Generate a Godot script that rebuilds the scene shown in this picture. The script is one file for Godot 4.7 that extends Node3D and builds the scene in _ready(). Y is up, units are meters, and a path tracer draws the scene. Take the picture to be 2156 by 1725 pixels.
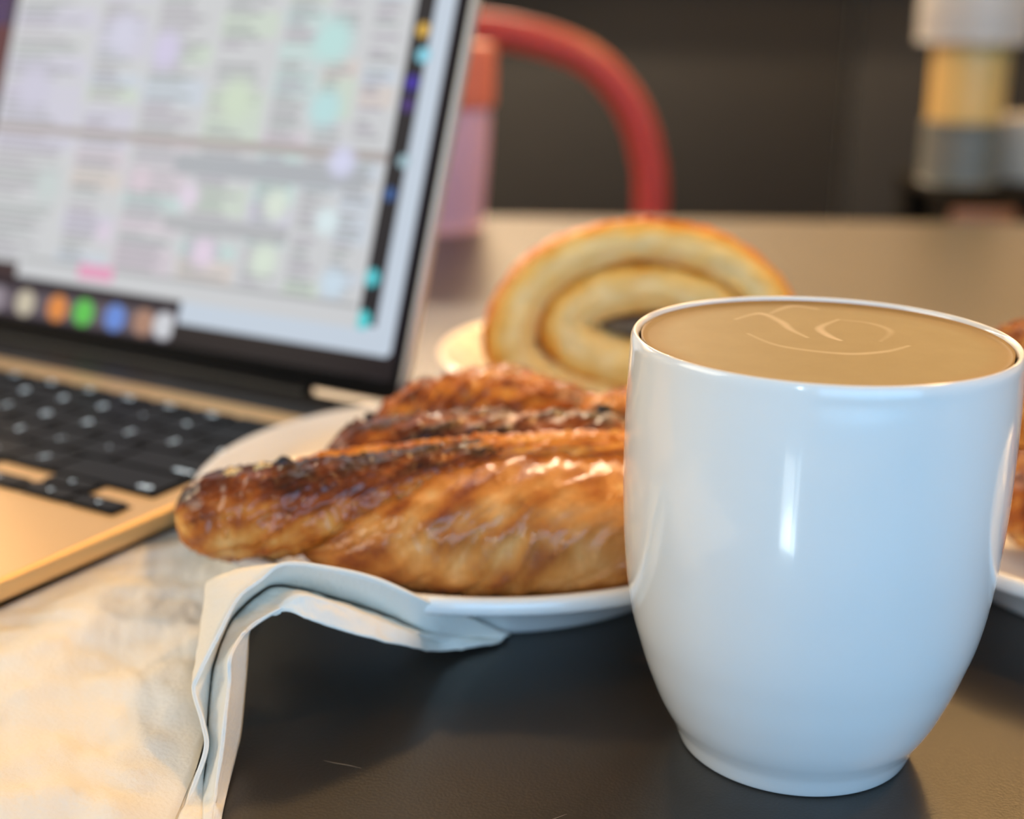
extends Node3D

const TOP := 0.75            # height of the table top
var rng := RandomNumberGenerator.new()
var taken := {}


func V(x: float, y: float, z: float) -> Vector3:      # millimetres on the table, seen from below the camera
	return Vector3(x * 0.001, y * 0.001, z * 0.001)


func V2(x: float, y: float) -> Vector2:
	return Vector2(x, y)


# ------------------------------------------------------------------ geometry
class Geo:
	var v := PackedVector3Array()
	var c := PackedColorArray()
	var uv := PackedVector2Array()
	var idx := PackedInt32Array()
	var piece := 0
	var flat := {}            # vertices of end caps, which keep their own normals

	func vert(p: Vector3, col := Color.WHITE, t := Vector2.ZERO) -> int:
		v.append(p); c.append(col); uv.append(t)
		return v.size() - 1

	func tri(a: int, b: int, d: int) -> void:
		idx.append(a); idx.append(b); idx.append(d)

	# turns the triangles added since the last call so that they face outwards (clockwise)
	func close() -> void:
		var mid := Vector3.ZERO
		for k in range(piece, idx.size()):
			mid += v[idx[k]]
		mid /= maxf(1.0, idx.size() - piece)
		var vol := 0.0
		for k in range(piece, idx.size(), 3):
			vol += (v[idx[k]] - mid).dot((v[idx[k + 1]] - mid).cross(v[idx[k + 2]] - mid))
		if vol > 0.0:
			for k in range(piece, idx.size(), 3):
				var t := idx[k + 1]
				idx[k + 1] = idx[k + 2]
				idx[k + 2] = t
		piece = idx.size()

	# rows of points; each row closed into a ring if ring; first and last ring filled if capped
	func rows(r: Array, ring := true, capped := true, cols: Array = []) -> void:
		var n: int = r[0].size()
		var first := v.size()
		for i in r.size():
			for j in n:
				vert(r[i][j], cols[i][j] if cols.size() else Color.WHITE, Vector2(float(j) / n, float(i) / r.size()))
		for i in r.size() - 1:
			for j in (n if ring else n - 1):
				var a := first + i * n + j
				var b := first + i * n + (j + 1) % n
				tri(a, b, b + n); tri(a, b + n, a + n)
		if capped:
			for e in [0, r.size() - 1]:
				var m := Vector3.ZERO
				for p in r[e]:
					m += p
				var k := vert(m / n, cols[e][0] if cols.size() else Color.WHITE)
				flat[k] = true
				for j in n:
					flat[vert(r[e][j], cols[e][j] if cols.size() else Color.WHITE)] = true
				for j in n:
					var a: int = k + 1 + j
					var b: int = k + 1 + (j + 1) % n
					if e == 0: tri(k, b, a)
					else: tri(k, a, b)
		close()

	# a sheet with thickness from a grid of points
	func sheet(g: Array, thick: float) -> void:
		var h: int = g.size()
		var w: int = g[0].size()
		var lo := []
		for i in h:
			var line := PackedVector3Array()
			for j in w:
				var du: Vector3 = g[i][mini(j + 1, w - 1)] - g[i][maxi(j - 1, 0)]
				var dv: Vector3 = g[mini(i + 1, h - 1)][j] - g[maxi(i - 1, 0)][j]
				line.append(g[i][j] - du.cross(dv).normalized() * thick)
			lo.append(line)
		var a := v.size()
		for i in h:
			for j in w: vert(g[i][j], Color.WHITE, Vector2(float(j) / w, float(i) / h))
		var b := v.size()
		for i in h:
			for j in w: vert(lo[i][j], Color.WHITE, Vector2(float(j) / w, float(i) / h))
		for i in h - 1:
			for j in w - 1:
				var p := i * w + j
				tri(a + p, a + p + 1, a + p + w + 1); tri(a + p, a + p + w + 1, a + p + w)
				tri(b + p, b + p + w + 1, b + p + 1); tri(b + p, b + p + w, b + p + w + 1)
		for i in h - 1:
			for j in [0, w - 1]:
				var p: int = i * w + j
				if j == 0:
					tri(a + p, a + p + w, b + p + w); tri(a + p, b + p + w, b + p)
				else:
					tri(a + p, b + p + w, a + p + w); tri(a + p, b + p, b + p + w)
		for j in w - 1:
			for i in [0, h - 1]:
				var p: int = i * w + j
				if i == 0:
					tri(a + p, b + p + 1, a + p + 1); tri(a + p, b + p, b + p + 1)
				else:
					tri(a + p, a + p + 1, b + p + 1); tri(a + p, b + p + 1, b + p)
		close()

	func lathe(profile: Array, segs := 96, at := Vector3.ZERO, cols: Array = [], capped := true) -> void:
		var r := []
		var cc := []
		for k in profile.size():
			var q: Vector2 = profile[k]
			var line := PackedVector3Array()
			var cl := PackedColorArray()
			for j in segs:
				var a := TAU * j / segs
				line.append(at + Vector3(q.x * cos(a), q.y, q.x * sin(a)))
				if cols.size(): cl.append(cols[k])
			r.append(line)
			cc.append(cl)
		rows(r, true, capped, cc if cols.size() else [])

	# an upright slab with rounded corners and bevelled edges, its base at y
	func slab(w: float, d: float, h: float, corner: float, bevel: float, at := Vector3.ZERO, n := 6) -> void:
		var r := []
		for s in [[bevel, 0.0], [bevel * 0.3, bevel * 0.3], [0.0, bevel], [0.0, h - bevel], [bevel * 0.3, h - bevel * 0.3], [bevel, h]]:
			var line := PackedVector3Array()
			var cr := maxf(corner, bevel * 1.05)
			for q in 4:
				var cx := (w / 2 - cr) * (1 if q == 0 or q == 3 else -1)
				var cz := (d / 2 - cr) * (1 if q < 2 else -1)
				for k in n + 1:
					var a := PI / 2 * (q + float(k) / n)
					line.append(at + Vector3(cx + (cr - s[0]) * cos(a), s[1], cz + (cr - s[0]) * sin(a)))
			r.append(line)
		rows(r)

	func box(lo: Vector3, hi: Vector3, bevel := 0.002) -> void:
		slab(hi.x - lo.x, hi.z - lo.z, hi.y - lo.y, bevel, bevel, Vector3((lo.x + hi.x) / 2, lo.y, (lo.z + hi.z) / 2), 2)

	func tube(path: PackedVector3Array, radius: float, segs := 20) -> void:
		var r := []
		var side := Vector3.ZERO
		for i in path.size():
			var t := (path[mini(i + 1, path.size() - 1)] - path[maxi(i - 1, 0)]).normalized()
			if side == Vector3.ZERO:
				side = t.cross(Vector3(0.31, 0.2, 0.93)).normalized()
			side = (side - t * side.dot(t)).normalized()
			var up := t.cross(side)
			var line := PackedVector3Array()
			for j in segs:
				var a := TAU * j / segs
				line.append(path[i] + (side * cos(a) + up * sin(a)) * radius)
			r.append(line)
		rows(r)

	func mesh(smooth := true) -> ArrayMesh:
		var st := SurfaceTool.new()
		st.begin(Mesh.PRIMITIVE_TRIANGLES)
		st.set_smooth_group(0 if smooth else -1)
		for k in v.size():
			if smooth: st.set_smooth_group(1 if flat.has(k) else 0)
			st.set_color(c[k])
			st.set_uv(uv[k])
			st.add_vertex(v[k])
		for k in idx:
			st.add_index(k)
		st.generate_normals()
		return st.commit()


func curve(points: Array, n: int) -> PackedVector3Array:        # Catmull-Rom through the points
	var out := PackedVector3Array()
	var m := points.size() - 1
	for i in n:
		var t := float(i) / (n - 1) * m
		var k := mini(int(t), m - 1)
		var a: Vector3 = points[maxi(k - 1, 0)]
		var b: Vector3 = points[k]
		var c: Vector3 = points[k + 1]
		var d: Vector3 = points[mini(k + 2, m)]
		out.append(b.cubic_interpolate(c, a, d, t - k))
	return out


# ------------------------------------------------------------------ naming
func numbered(called: String) -> String:
	var n: int = taken.get(called, 0)
	taken[called] = n + 1
	return called if n == 0 else "%s_%03d" % [called, n]


func thing(called: String, label: String, category: String, at := Vector3.ZERO, group := "") -> Node3D:
	var o := Node3D.new()
	o.name = numbered(called)
	o.position = at
	add_child(o, true)
	return tag(o, label, category, group)


func tag(o: Node3D, label: String, category: String, group := "") -> Node3D:
	o.set_meta("label", label)
	o.set_meta("category", category)
	if group:
		o.set_meta("group", group)
	return o


func obj(called: String, g: Geo, m: Material, parent: Node = self, smooth := true) -> MeshInstance3D:
	return put_mesh(called, g.mesh(smooth), m, parent)


func put_mesh(called: String, mesh: Mesh, m: Material, parent: Node = self) -> MeshInstance3D:
	var o := MeshInstance3D.new()
	o.name = numbered(called) if parent == self else called
	o.mesh = mesh
	o.material_override = m
	parent.add_child(o, true)
	return o


func struct(called: String, g: Geo, m: Material, label: String, parent: Node = self) -> MeshInstance3D:
	var o := obj(called, g, m, parent, false)
	if parent == self:
		o.set_meta("kind", "structure")
		o.set_meta("label", label)
		o.set_meta("category", called.get_slice("_", 0))
	return o


# ------------------------------------------------------------------ materials
func mat(c: Color, rough := 0.5, metal := 0.0) -> StandardMaterial3D:
	var m := StandardMaterial3D.new()
	m.albedo_color = c
	m.roughness = rough
	m.metallic = metal
	return m


func rgb8(r: int, g: int, b: int) -> Color:
	return Color(r / 255.0, g / 255.0, b / 255.0)


func noise_tex(freq: float, seed_: int, octaves := 4, size := 512, normal := 0.0) -> NoiseTexture2D:
	var n := FastNoiseLite.new()
	n.noise_type = FastNoiseLite.TYPE_SIMPLEX_SMOOTH
	n.frequency = freq
	n.seed = seed_
	n.fractal_octaves = octaves
	var t := NoiseTexture2D.new()
	t.width = size; t.height = size
	t.seamless = true
	t.noise = n
	if normal > 0.0:
		t.as_normal_map = true
		t.bump_strength = normal
	return t


func relief(m: StandardMaterial3D, t: Texture2D, scale: float, strength: float) -> void:
	m.uv1_triplanar = true
	m.uv1_world_triplanar = true
	m.uv1_scale = Vector3.ONE * scale
	m.normal_enabled = true
	m.normal_texture = t
	m.normal_scale = strength


func area(called: String, at: Vector3, towards: Vector3, size: Vector2, energy: float, c: Color, parent: Node = self) -> void:
	var l := AreaLight3D.new()
	l.name = called
	l.area_size = size
	l.light_energy = energy
	l.light_color = c
	l.shadow_enabled = true
	l.area_range = 12.0
	parent.add_child(l, true)
	l.global_transform = Transform3D(Basis.looking_at(towards, Vector3.UP if absf(towards.normalized().y) < 0.9 else Vector3.FORWARD), at)


func omni(called: String, at: Vector3, energy: float, c: Color, size: float, parent: Node) -> void:
	var l := OmniLight3D.new()
	l.name = called
	l.light_energy = energy
	l.light_color = c
	l.light_size = size
	l.omni_range = 12.0
	l.omni_attenuation = 2.0
	l.shadow_enabled = true
	parent.add_child(l, true)
	l.global_position = at


# ================================================================== scene
func _ready() -> void:
	rng.seed = 7
	# camera: 29 cm from the cup, looking down at the table by some 17 degrees
	var cam := Camera3D.new()
	cam.name = "camera"
	cam.position = Vector3(0, TOP + 0.15004, 0)
	cam.basis = Basis(Vector3.RIGHT, deg_to_rad(-16.67)) * Basis(Vector3.BACK, deg_to_rad(0.79))
	var lens := CameraAttributesPhysical.new()
	lens.frustum_focal_length = 12.0 / tan(deg_to_rad(33.13 / 2))
	lens.frustum_focus_distance = 0.266
	lens.exposure_aperture = 6.7
	lens.frustum_near = 0.02
	lens.frustum_far = 50.0
	cam.attributes = lens
	add_child(cam, true)
	cam.fov = 33.13
	cam.current = true

	# daylight sky outside the windows
	var sky_m := ProceduralSkyMaterial.new()
	sky_m.sky_top_color = Color(0.42, 0.62, 0.95)
	sky_m.sky_horizon_color = Color(0.78, 0.88, 1.0)
	sky_m.ground_bottom_color = Color(0.3, 0.32, 0.34)
	sky_m.ground_horizon_color = Color(0.6, 0.66, 0.72)
	sky_m.energy_multiplier = 2.0
	var sky := Sky.new()
	sky.sky_material = sky_m
	var env := Environment.new()
	env.background_mode = Environment.BG_SKY
	env.sky = sky
	env.tonemap_mode = Environment.TONE_MAPPER_LINEAR
	env.tonemap_exposure = 1.0
	env.sdfgi_enabled = true
	env.ssao_enabled = true
	env.ssil_enabled = true
	var we := WorldEnvironment.new()
	we.name = "world"
	we.environment = env
	add_child(we, true)

	# daylight through the large window behind the camera and through the narrow one beside it
	area("window_daylight", Vector3(0.8, 1.3, 2.12), Vector3(-0.2, -0.05, -1), Vector2(2.7, 2.0), 4.9, Color(0.60, 0.83, 1.0))
	area("narrow_window_daylight", Vector3(-0.98, 1.75, 2.12), Vector3(0.35, -0.25, -1), Vector2(0.09, 0.65), 0.9, Color(0.85, 0.95, 1.0))

	room()
	table()
	laptop()
	for p in [[V(-6, 0, -365), "round white plate under the dark glazed twisted pastry"], [V(178, 0, -355), "round white plate at the right edge, behind the cup"], [V(45, 0, -513.5), "round white plate farthest back, under the pale swirl pastry"]]:
		plate(p[0] + Vector3(0, TOP, 0), p[1], 0.0824 if p[0].z > -0.45 else 0.0735)
	twisted_pastry()
	tall_pastry()
	swirl_pastry()
	cup()
	napkin()
	chair()
	tumbler()
	side_table()
	lamps()


# ------------------------------------------------------------------ the room
func room() -> void:
	var cream := mat(rgb8(232, 214, 186), 0.8)
	var pale := mat(rgb8(205, 200, 190), 0.85)
	var dark := mat(rgb8(31, 28, 22), 0.75)
	relief(dark, noise_tex(0.01, 3, 4, 256, 2.0), 1.5, 0.2)
	var ground := mat(rgb8(96, 84, 72), 0.5)
	relief(ground, noise_tex(0.01, 4, 4, 256, 2.0), 1.0, 0.2)
	var ceil_m := mat(rgb8(190, 180, 165), 0.85)
	var g := Geo.new()
	g.box(Vector3(-3.2, -0.1, -2.8), Vector3(3.2, 0, 2.4), 0.001)
	struct("floor", g, ground, "dull brown floor of the room under the tables")
	g = Geo.new()
	g.box(Vector3(-3.2, 2.6, -2.8), Vector3(3.2, 2.7, 2.4), 0.001)
	struct("ceiling", g, ceil_m, "plain pale ceiling over the room")
	g = Geo.new()
	g.box(Vector3(-3.2, 0, -2.8), Vector3(3.2, 2.6, -2.65), 0.001)
	var back := struct("wall_back", g, cream, "back wall with dark brown panelling behind the red chair")
	var edges := [-3.0, -1.9, -0.95, -0.1, 0.62, 1.08, 1.95, 3.0]
	for k in edges.size() - 1:
		g = Geo.new()
		g.box(Vector3(edges[k] + 0.004, 0.1, -2.65), Vector3(edges[k + 1] - 0.004, 0.93, -2.62), 0.004)
		obj("panel", g, dark, back)
	g = Geo.new()
	g.box(Vector3(-3.0, 0.93, -2.65), Vector3(3.0, 0.95, -2.60), 0.004)
	obj("rail", g, dark, back)
	g = Geo.new()
	g.box(Vector3(-3.3, 0, -2.65), Vector3(-3.15, 2.6, 2.25), 0.001)
	struct("wall_left", g, pale, "plain pale wall on the left of the room")
	g = Geo.new()
	g.box(Vector3(3.15, 0, -2.65), Vector3(3.3, 2.6, 2.25), 0.001)
	struct("wall_right", g, pale, "plain pale wall on the right of the room")
	g = Geo.new()
	for b in [[-3.2, -1.05, 0.0, 2.6], [-1.05, -0.91, 0.0, 1.4], [-1.05, -0.91, 2.15, 2.6], [-0.91, -0.6, 0.0, 2.6], [-0.6, 2.2, 0.0, 0.2], [-0.6, 2.2, 2.35, 2.6], [2.2, 3.2, 0.0, 2.6]]:
		g.box(Vector3(b[0], b[2], 2.2), Vector3(b[1], b[3], 2.35), 0.0005)
	struct("wall_front", g, pale, "plain pale wall with the windows, behind the camera")
	var glass := mat(Color(0.95, 0.98, 1.0, 0.06), 0.02)
	glass.transparency = BaseMaterial3D.TRANSPARENCY_ALPHA
	var frame := mat(rgb8(60, 58, 56), 0.4)
	for w in [[-0.6, 2.2, 0.2, 2.35], [-1.05, -0.91, 1.4, 2.15]]:
		g = Geo.new()
		var f: float = 0.04 if w[1] - w[0] > 1.0 else 0.012
		g.box(Vector3(w[0], w[2], 2.22), Vector3(w[0] + f, w[3], 2.30), 0.002)
		g.box(Vector3(w[1] - f, w[2], 2.22), Vector3(w[1], w[3], 2.30), 0.002)
		g.box(Vector3(w[0] + f, w[2], 2.22), Vector3(w[1] - f, w[2] + f, 2.30), 0.002)
		g.box(Vector3(w[0] + f, w[3] - f, 2.22), Vector3(w[1] - f, w[3], 2.30), 0.002)
		var o := struct("window_1" if f > 0.02 else "window_2", g, frame, ("wide" if f > 0.02 else "narrow") + " dark framed window in the wall behind the camera")
		g = Geo.new()
		g.box(Vector3(w[0] + f, w[2] + f, 2.255), Vector3(w[1] - f, w[3] - f, 2.261), 0.0005)
		obj("pane", g, glass, o)
	# a grey cupboard front hangs over the cream part of the back wall, with a wooden soffit above it
	g = Geo.new()
	g.box(Vector3(-3.15, 1.8, -2.65), Vector3(3.15, 2.2, -2.3), 0.004)
	struct("trim_1", g, mat(rgb8(70, 72, 76), 0.6), "long grey bulkhead along the top of the back wall")
	g = Geo.new()
	g.box(Vector3(-3.15, 2.2, -2.65), Vector3(3.15, 2.6, -2.32), 0.004)
	struct("trim_2", g, mat(rgb8(150, 98, 56), 0.5), "brown wooden soffit above the grey bulkhead")


func table() -> void:
	var m := mat(rgb8(46, 42, 38), 0.2)
	m.metallic_specular = 0.5
	relief(m, noise_tex(0.15, 11, 3, 512, 3.0), 13.0, 0.07)
	m.roughness = 0.34
	var t := thing("dining_table", "large glossy near-black table carrying the cup, plates, napkin and laptop", "table")
	var g := Geo.new()
	g.slab(2.3, 0.875, 0.03, 0.03, 0.003, Vector3(0.25, TOP - 0.03, -0.5475))
	obj("table_top", g, m, t)
	for x in [-0.82, 1.32]:
		for z in [-0.92, -0.17]:
			g = Geo.new()
			g.box(Vector3(x - 0.03, 0, z - 0.03), Vector3(x + 0.03, TOP - 0.03, z + 0.03), 0.004)
			obj("leg", g, mat(rgb8(30, 28, 26), 0.5), t)
	var sm := mat(rgb8(150, 125, 100), 0.4)
	for s in [[V(-37.5, 0, -249), V(-29.5, 0, -246.3), 0.00012], [V(1.0, 0, -223), V(11.5, 0, -231), 0.00018]]:
		g = Geo.new()
		var a: Vector3 = s[0]
		var b: Vector3 = s[1]
		var side: Vector3 = (b - a).cross(Vector3.UP).normalized() * s[2]
		var r := []
		for k in 9:
			var p := a.lerp(b, k / 8.0) + side * sin(k * 0.9) * 0.8 + Vector3(0, TOP, 0)
			var w: float = sin(PI * (k + 0.4) / 8.8)
			r.append(PackedVector3Array([p - side * w, p + Vector3(0, 0.00004, 0), p + side * w, p - Vector3(0, 0.00003, 0)]))
		g.rows(r)
		obj("scratch", g, sm, t)


# ------------------------------------------------------------------ laptop
func rect(im: Image, x0: float, y0: float, x1: float, y1: float, c: Color) -> void:      # millimetres left of the hinge corner and up the lid
	var a := Vector2i(int((x0 + 292.0) * 4), int((200.0 - y1) * 4))
	var b := Vector2i(int((x1 + 292.0) * 4), int((200.0 - y0) * 4))
	im.fill_rect(Rect2i(a, b - a), c)


func blob(im: Image, x: float, y: float, r: float, c: Color, soft := 0.5) -> void:
	var cx := (x + 292.0) * 4
	var cy := (200.0 - y) * 4
	var rr := r * 4
	for py in range(maxi(0, int(cy - rr)), mini(im.get_height(), int(cy + rr))):
		for px in range(maxi(0, int(cx - rr)), mini(im.get_width(), int(cx + rr))):
			var d := Vector2(px - cx, py - cy).length() / rr
			if d < 1.0:
				var k := clampf((1.0 - d) / soft, 0, 1) * c.a
				im.set_pixel(px, py, im.get_pixel(px, py).lerp(Color(c.r, c.g, c.b), k))


func screen_picture() -> ImageTexture:
	var im := Image.create(1152, 764, false, Image.FORMAT_RGB8)
	im.fill(rgb8(30, 20, 34))
	rect(im, -292, 60, -226, 200, rgb8(58, 28, 84))
	rect(im, -292, 100, -224, 130, rgb8(84, 24, 40))
	rect(im, -104, 16.8, -6.2, 200, rgb8(196, 208, 222))          # window behind, its right edge and its foot show
	rect(im, -22.5, 27, -14.5, 200, rgb8(22, 20, 30))             # dark strip with small icons
	for s in [[-18, 133, 3.4, rgb8(214, 170, 70)], [-16, 124, 3.5, rgb8(130, 205, 225)], [-18.5, 114, 3.5, rgb8(60, 40, 160)], [-18.5, 106, 3.2, rgb8(70, 45, 120)], [-16, 86, 3, rgb8(150, 180, 190)], [-19, 74, 3, rgb8(50, 90, 150)], [-20, 44, 4.0, rgb8(80, 195, 205)], [-20.5, 29, 4.0, rgb8(80, 205, 210)]]:
		blob(im, s[0], s[1], s[2], s[3], 0.3)
	rect(im, -223, 25.5, -22.5, 200, rgb8(203, 205, 208))         # the table of figures in the front window
	rect(im, -292, 24, -194, 31, rgb8(54, 34, 40))
	rect(im, -240, 30, -223, 70, rgb8(198, 214, 206))
	var r := RandomNumberGenerator.new()
	r.seed = 21
	var inks := [rgb8(160, 160, 166), rgb8(150, 152, 156), rgb8(166, 158, 172), rgb8(156, 164, 164)]
	var tints := [rgb8(203, 202, 216), rgb8(208, 200, 208), rgb8(202, 213, 202), rgb8(196, 214, 213), rgb8(211, 203, 199), rgb8(200, 208, 218)]
	for band in [[-222, -176, 0], [-174, -146, 0], [-144, -112, 1], [-110, -82, 2], [-80, -60, 3], [-58, -42, 3], [-40, -25, 5]]:
		var y := 34.0
		while y < 198.0:
			if r.randf() < 0.55:
				var hgt := r.randf_range(4.0, 11.0)
				var c: Color = tints[band[2]] if r.randf() < 0.6 else tints[r.randi() % tints.size()]
				rect(im, band[0], y, band[1], minf(y + hgt, 199.0), c)
			y += r.randf_range(5.0, 12.0)
	var row := 33.0
	while row < 199.0:
		for col in [[-220, -180], [-172, -149], [-142, -114], [-108, -85], [-78, -62], [-57, -44], [-39, -27]]:
			if r.randf() < 0.88:
				var wide: float = (col[1] - col[0]) * r.randf_range(0.45, 1.0)
				rect(im, col[0], row, col[0] + wide, row + 1.15, inks[r.randi() % 4])
		row += 2.6
	rect(im, -223, 85, -22.5, 88.5, rgb8(172, 164, 162))
	rect(im, -120, 74, -30, 82, rgb8(172, 176, 182))
	rect(im, -120, 52, -60, 58, rgb8(178, 180, 184))
	for s in [[-110, 66, 7, rgb8(222, 210, 226)], [-136, 70, 7, rgb8(214, 200, 210)], [-68, 66, 8, rgb8(216, 226, 214)], [-98, 45, 8, rgb8(224, 208, 226)], [-69, 45, 9, rgb8(214, 226, 212)], [-150, 48, 6, rgb8(216, 204, 220)], [-56, 128, 12, rgb8(186, 222, 220)], [-54, 103, 10, rgb8(184, 220, 222)], [-42, 84, 8, rgb8(210, 212, 238)], [-96, 104, 12, rgb8(204, 218, 198)], [-186, 64, 10, rgb8(196, 206, 206)], [-36, 40, 8, rgb8(200, 218, 232)], [-160, 128, 12, rgb8(206, 206, 224)], [-136, 122, 11, rgb8(206, 200, 226)], [-44, 62, 7, rgb8(216, 232, 236)], [-205, 104, 14, rgb8(200, 198, 216)]]:
		blob(im, s[0], s[1], s[2], s[3], 0.6)
	rect(im, -192, 32.5, -24, 34, rgb8(168, 170, 172))
	rect(im, -160, 28.5, -141, 34.5, rgb8(226, 160, 190))
	rect(im, -292, 10, -104, 20.5, rgb8(92, 82, 92))              # the row of icons along the bottom
	for s in [[-186, rgb8(200, 190, 168)], [-167.5, rgb8(226, 140, 70)], [-153, rgb8(96, 196, 84)], [-136, rgb8(104, 140, 216)], [-121, rgb8(170, 130, 110)], [-110.5, rgb8(206, 208, 214)], [-203, rgb8(150, 140, 150)], [-220, rgb8(170, 150, 160)]]:
		blob(im, s[0], 15.3, 6.2, s[1], 0.25)
	rect(im, -106, 9, -4, 16.8, rgb8(30, 22, 26))
	for k in 6:
		for j in 6 - k:                                           # rounded lower right corner of the rear window
			im.set_pixel(int((-6.2 + 292.0) * 4) - 1 - j, int((200.0 - 16.8) * 4) - 1 - k, rgb8(30, 22, 26))
	return ImageTexture.create_from_image(im)


func laptop() -> void:
	var a := deg_to_rad(29.5)
	var t := thing("laptop", "open silver laptop with lit screen and black keyboard, left of the plates", "laptop")
	t.transform = Transform3D(Basis(Vector3(cos(a), 0, sin(a)), Vector3.UP, Vector3(-sin(a), 0, cos(a))), Vector3(-0.03972, TOP, -0.45401))
	var alu := mat(rgb8(228, 192, 138), 0.46, 0.72)
	relief(alu, noise_tex(0.3, 31, 2, 256, 2.0), 40.0, 0.06)
	var black := mat(rgb8(14, 13, 13), 0.35)
	var key_m := mat(rgb8(12, 12, 12), 0.45)
	key_m.metallic_specular = 0.22
	black.metallic_specular = 0.3
	var g := Geo.new()
	g.slab(0.300, 0.212, 0.0060, 0.010, 0.0014, Vector3(-0.1495, 0.0076, 0.106), 8)
	g.slab(0.280, 0.196, 0.0068, 0.010, 0.0020, Vector3(-0.1495, 0.001, 0.106), 8)
	var base := obj("base", g, alu, t)
	for x in [-0.28, -0.02]:
		for z in [0.012, 0.19]:
			g = Geo.new()
			g.lathe([V2(0.004, 0.0), V2(0.005, 0.0004), V2(0.005, 0.0011)], 20, Vector3(x, 0, z))
			obj("rubber_foot", g, black, base)
	g = Geo.new()
	g.slab(0.11, 0.072, 0.0006, 0.004, 0.0003, Vector3(-0.15, 0.0132, 0.168))
	obj("trackpad", g, alu, t)
	# lid: opens 110 degrees from the keyboard; in its own axes y runs up the lid, z faces the user
	var lid := Node3D.new()
	lid.name = "lid"
	t.add_child(lid, true)
	lid.transform = Transform3D(Basis(Vector3.RIGHT, deg_to_rad(-20.0)), Vector3(0, 0.0136, 0))
	var shell := Geo.new()
	var r := []
	for s in [[0.0012, -0.0048], [0.0, -0.0036], [0.0, -0.0008], [0.0008, 0.0]]:
		var line := PackedVector3Array()
		for q in 4:
			for k in 7:
				var w := PI / 2 * (q + k / 6.0)
				var cr := 0.009
				var cx := -0.1495 + (0.1505 - cr) * (1 if q == 0 or q == 3 else -1)
				var cy := 0.1035 + (0.1015 - cr) * (1 if q < 2 else -1)
				line.append(Vector3(cx + (cr - s[0]) * cos(w), cy + (cr - s[0]) * sin(w), s[1]))
		r.append(line)
	shell.rows(r)
	g = Geo.new()
	g.slab(0.2976, 0.0003, 0.2010, 0.0001, 0.0001, Vector3(-0.1495, 0.0024, 0.00015), 2)
	obj("bezel", g, black, lid)
	var pic := screen_picture()
	var sm := mat(rgb8(8, 8, 8), 0.2)
	sm.metallic_specular = 0.2
	sm.emission_enabled = true
	sm.emission = Color.BLACK
	sm.emission_texture = pic
	sm.emission_energy_multiplier = 0.97
	var scr := Geo.new()
	for p in [[-292, 9], [-4, 9], [-4, 200], [-292, 200]]:
		scr.vert(Vector3(p[0] * 0.001, p[1] * 0.001, 0.00045), Color.WHITE, Vector2((p[0] + 292) / 288.0, (200.0 - p[1]) / 191.0))
	for p in [[-292, 9], [-4, 9], [-4, 200], [-292, 200]]:
		scr.vert(Vector3(p[0] * 0.001, p[1] * 0.001, 0.00032), Color.WHITE, Vector2((p[0] + 292) / 288.0, (200.0 - p[1]) / 191.0))
	for q in [[0, 1, 2], [0, 2, 3], [4, 6, 5], [4, 7, 6], [0, 4, 5], [0, 5, 1], [1, 5, 6], [1, 6, 2], [2, 6, 7], [2, 7, 3], [3, 7, 4], [3, 4, 0]]:
		scr.tri(q[0], q[1], q[2])
	scr.close()
	put_mesh("screen", scr.mesh(false), sm, lid)
	var lm := t.transform * lid.transform
	area("screen_light", lm * Vector3(-0.148, 0.104, 0.003), lm.basis.z, Vector2(0.28, 0.18), 0.004, Color(0.88, 0.93, 1.0), lid)
	var silver := mat(rgb8(196, 194, 188), 0.42, 0.6)
	obj("shell", shell, silver, lid)
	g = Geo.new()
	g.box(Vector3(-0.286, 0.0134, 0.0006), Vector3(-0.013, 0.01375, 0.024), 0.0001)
	obj("dark_reflection_strip", g, mat(rgb8(26, 22, 16), 0.5), t)  # dark strip stands in for the black bezel reflected in the deck
	g = Geo.new()
	var bar := PackedVector3Array()
	for k in 9:
		bar.append(Vector3(-0.262 + 0.225 * k / 8.0, 0.0136, 0.0012))
	g.tube(bar, 0.0032, 16)
	obj("hinge", g, black, t)
	# keyboard: black wells in the deck, the keys proud of them
	var wells := [[-284.0, 37.0, -8.2, 108.8], [-284.0, 108.8, -69.0, 124.6], [-69.0, 116.6, -8.2, 124.6], [-45.5, 108.8, -26.0, 116.7]]
	g = Geo.new()
	for w in wells:
		g.box(Vector3(w[0], 13.3, w[1]) * 0.001, Vector3(w[2], 13.75, w[3]) * 0.001, 0.0001)
	obj("keyboard_well", g, black, t)
	var rows := [
		[37.6, 44.6, ["esc", "F1", "F2", "F3", "F4", "F5", "F6", "F7", "F8", "F9", "F10", "F11", "F12", ""], [1, 1, 1, 1, 1, 1, 1, 1, 1, 1, 1, 1, 1, 1.5]],
		[46.0, 60.6, ["`", "1", "2", "3", "4", "5", "6", "7", "8", "9", "0", "-", "=", "delete"], [1, 1, 1, 1, 1, 1, 1, 1, 1, 1, 1, 1, 1, 1.5]],
		[62.0, 76.4, ["tab", "Q", "W", "E", "R", "T", "Y", "U", "I", "O", "P", "[", "]", "\\"], [1.5, 1, 1, 1, 1, 1, 1, 1, 1, 1, 1, 1, 1, 1]],
		[77.8, 92.2, ["caps", "A", "S", "D", "F", "G", "H", "J", "K", "L", ";", "'", "return"], [1.8, 1, 1, 1, 1, 1, 1, 1, 1, 1, 1, 1, 1.7]],
		[93.6, 108.2, ["shift", "Z", "X", "C", "V", "B", "N", "M", ",", ".", "/", "shift"], [2.3, 1, 1, 1, 1, 1, 1, 1, 1, 1, 1, 2.2]],
	]
	var caps := {}
	var font := SystemFont.new()
	font.font_names = PackedStringArray(["Droid Sans"])
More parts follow.
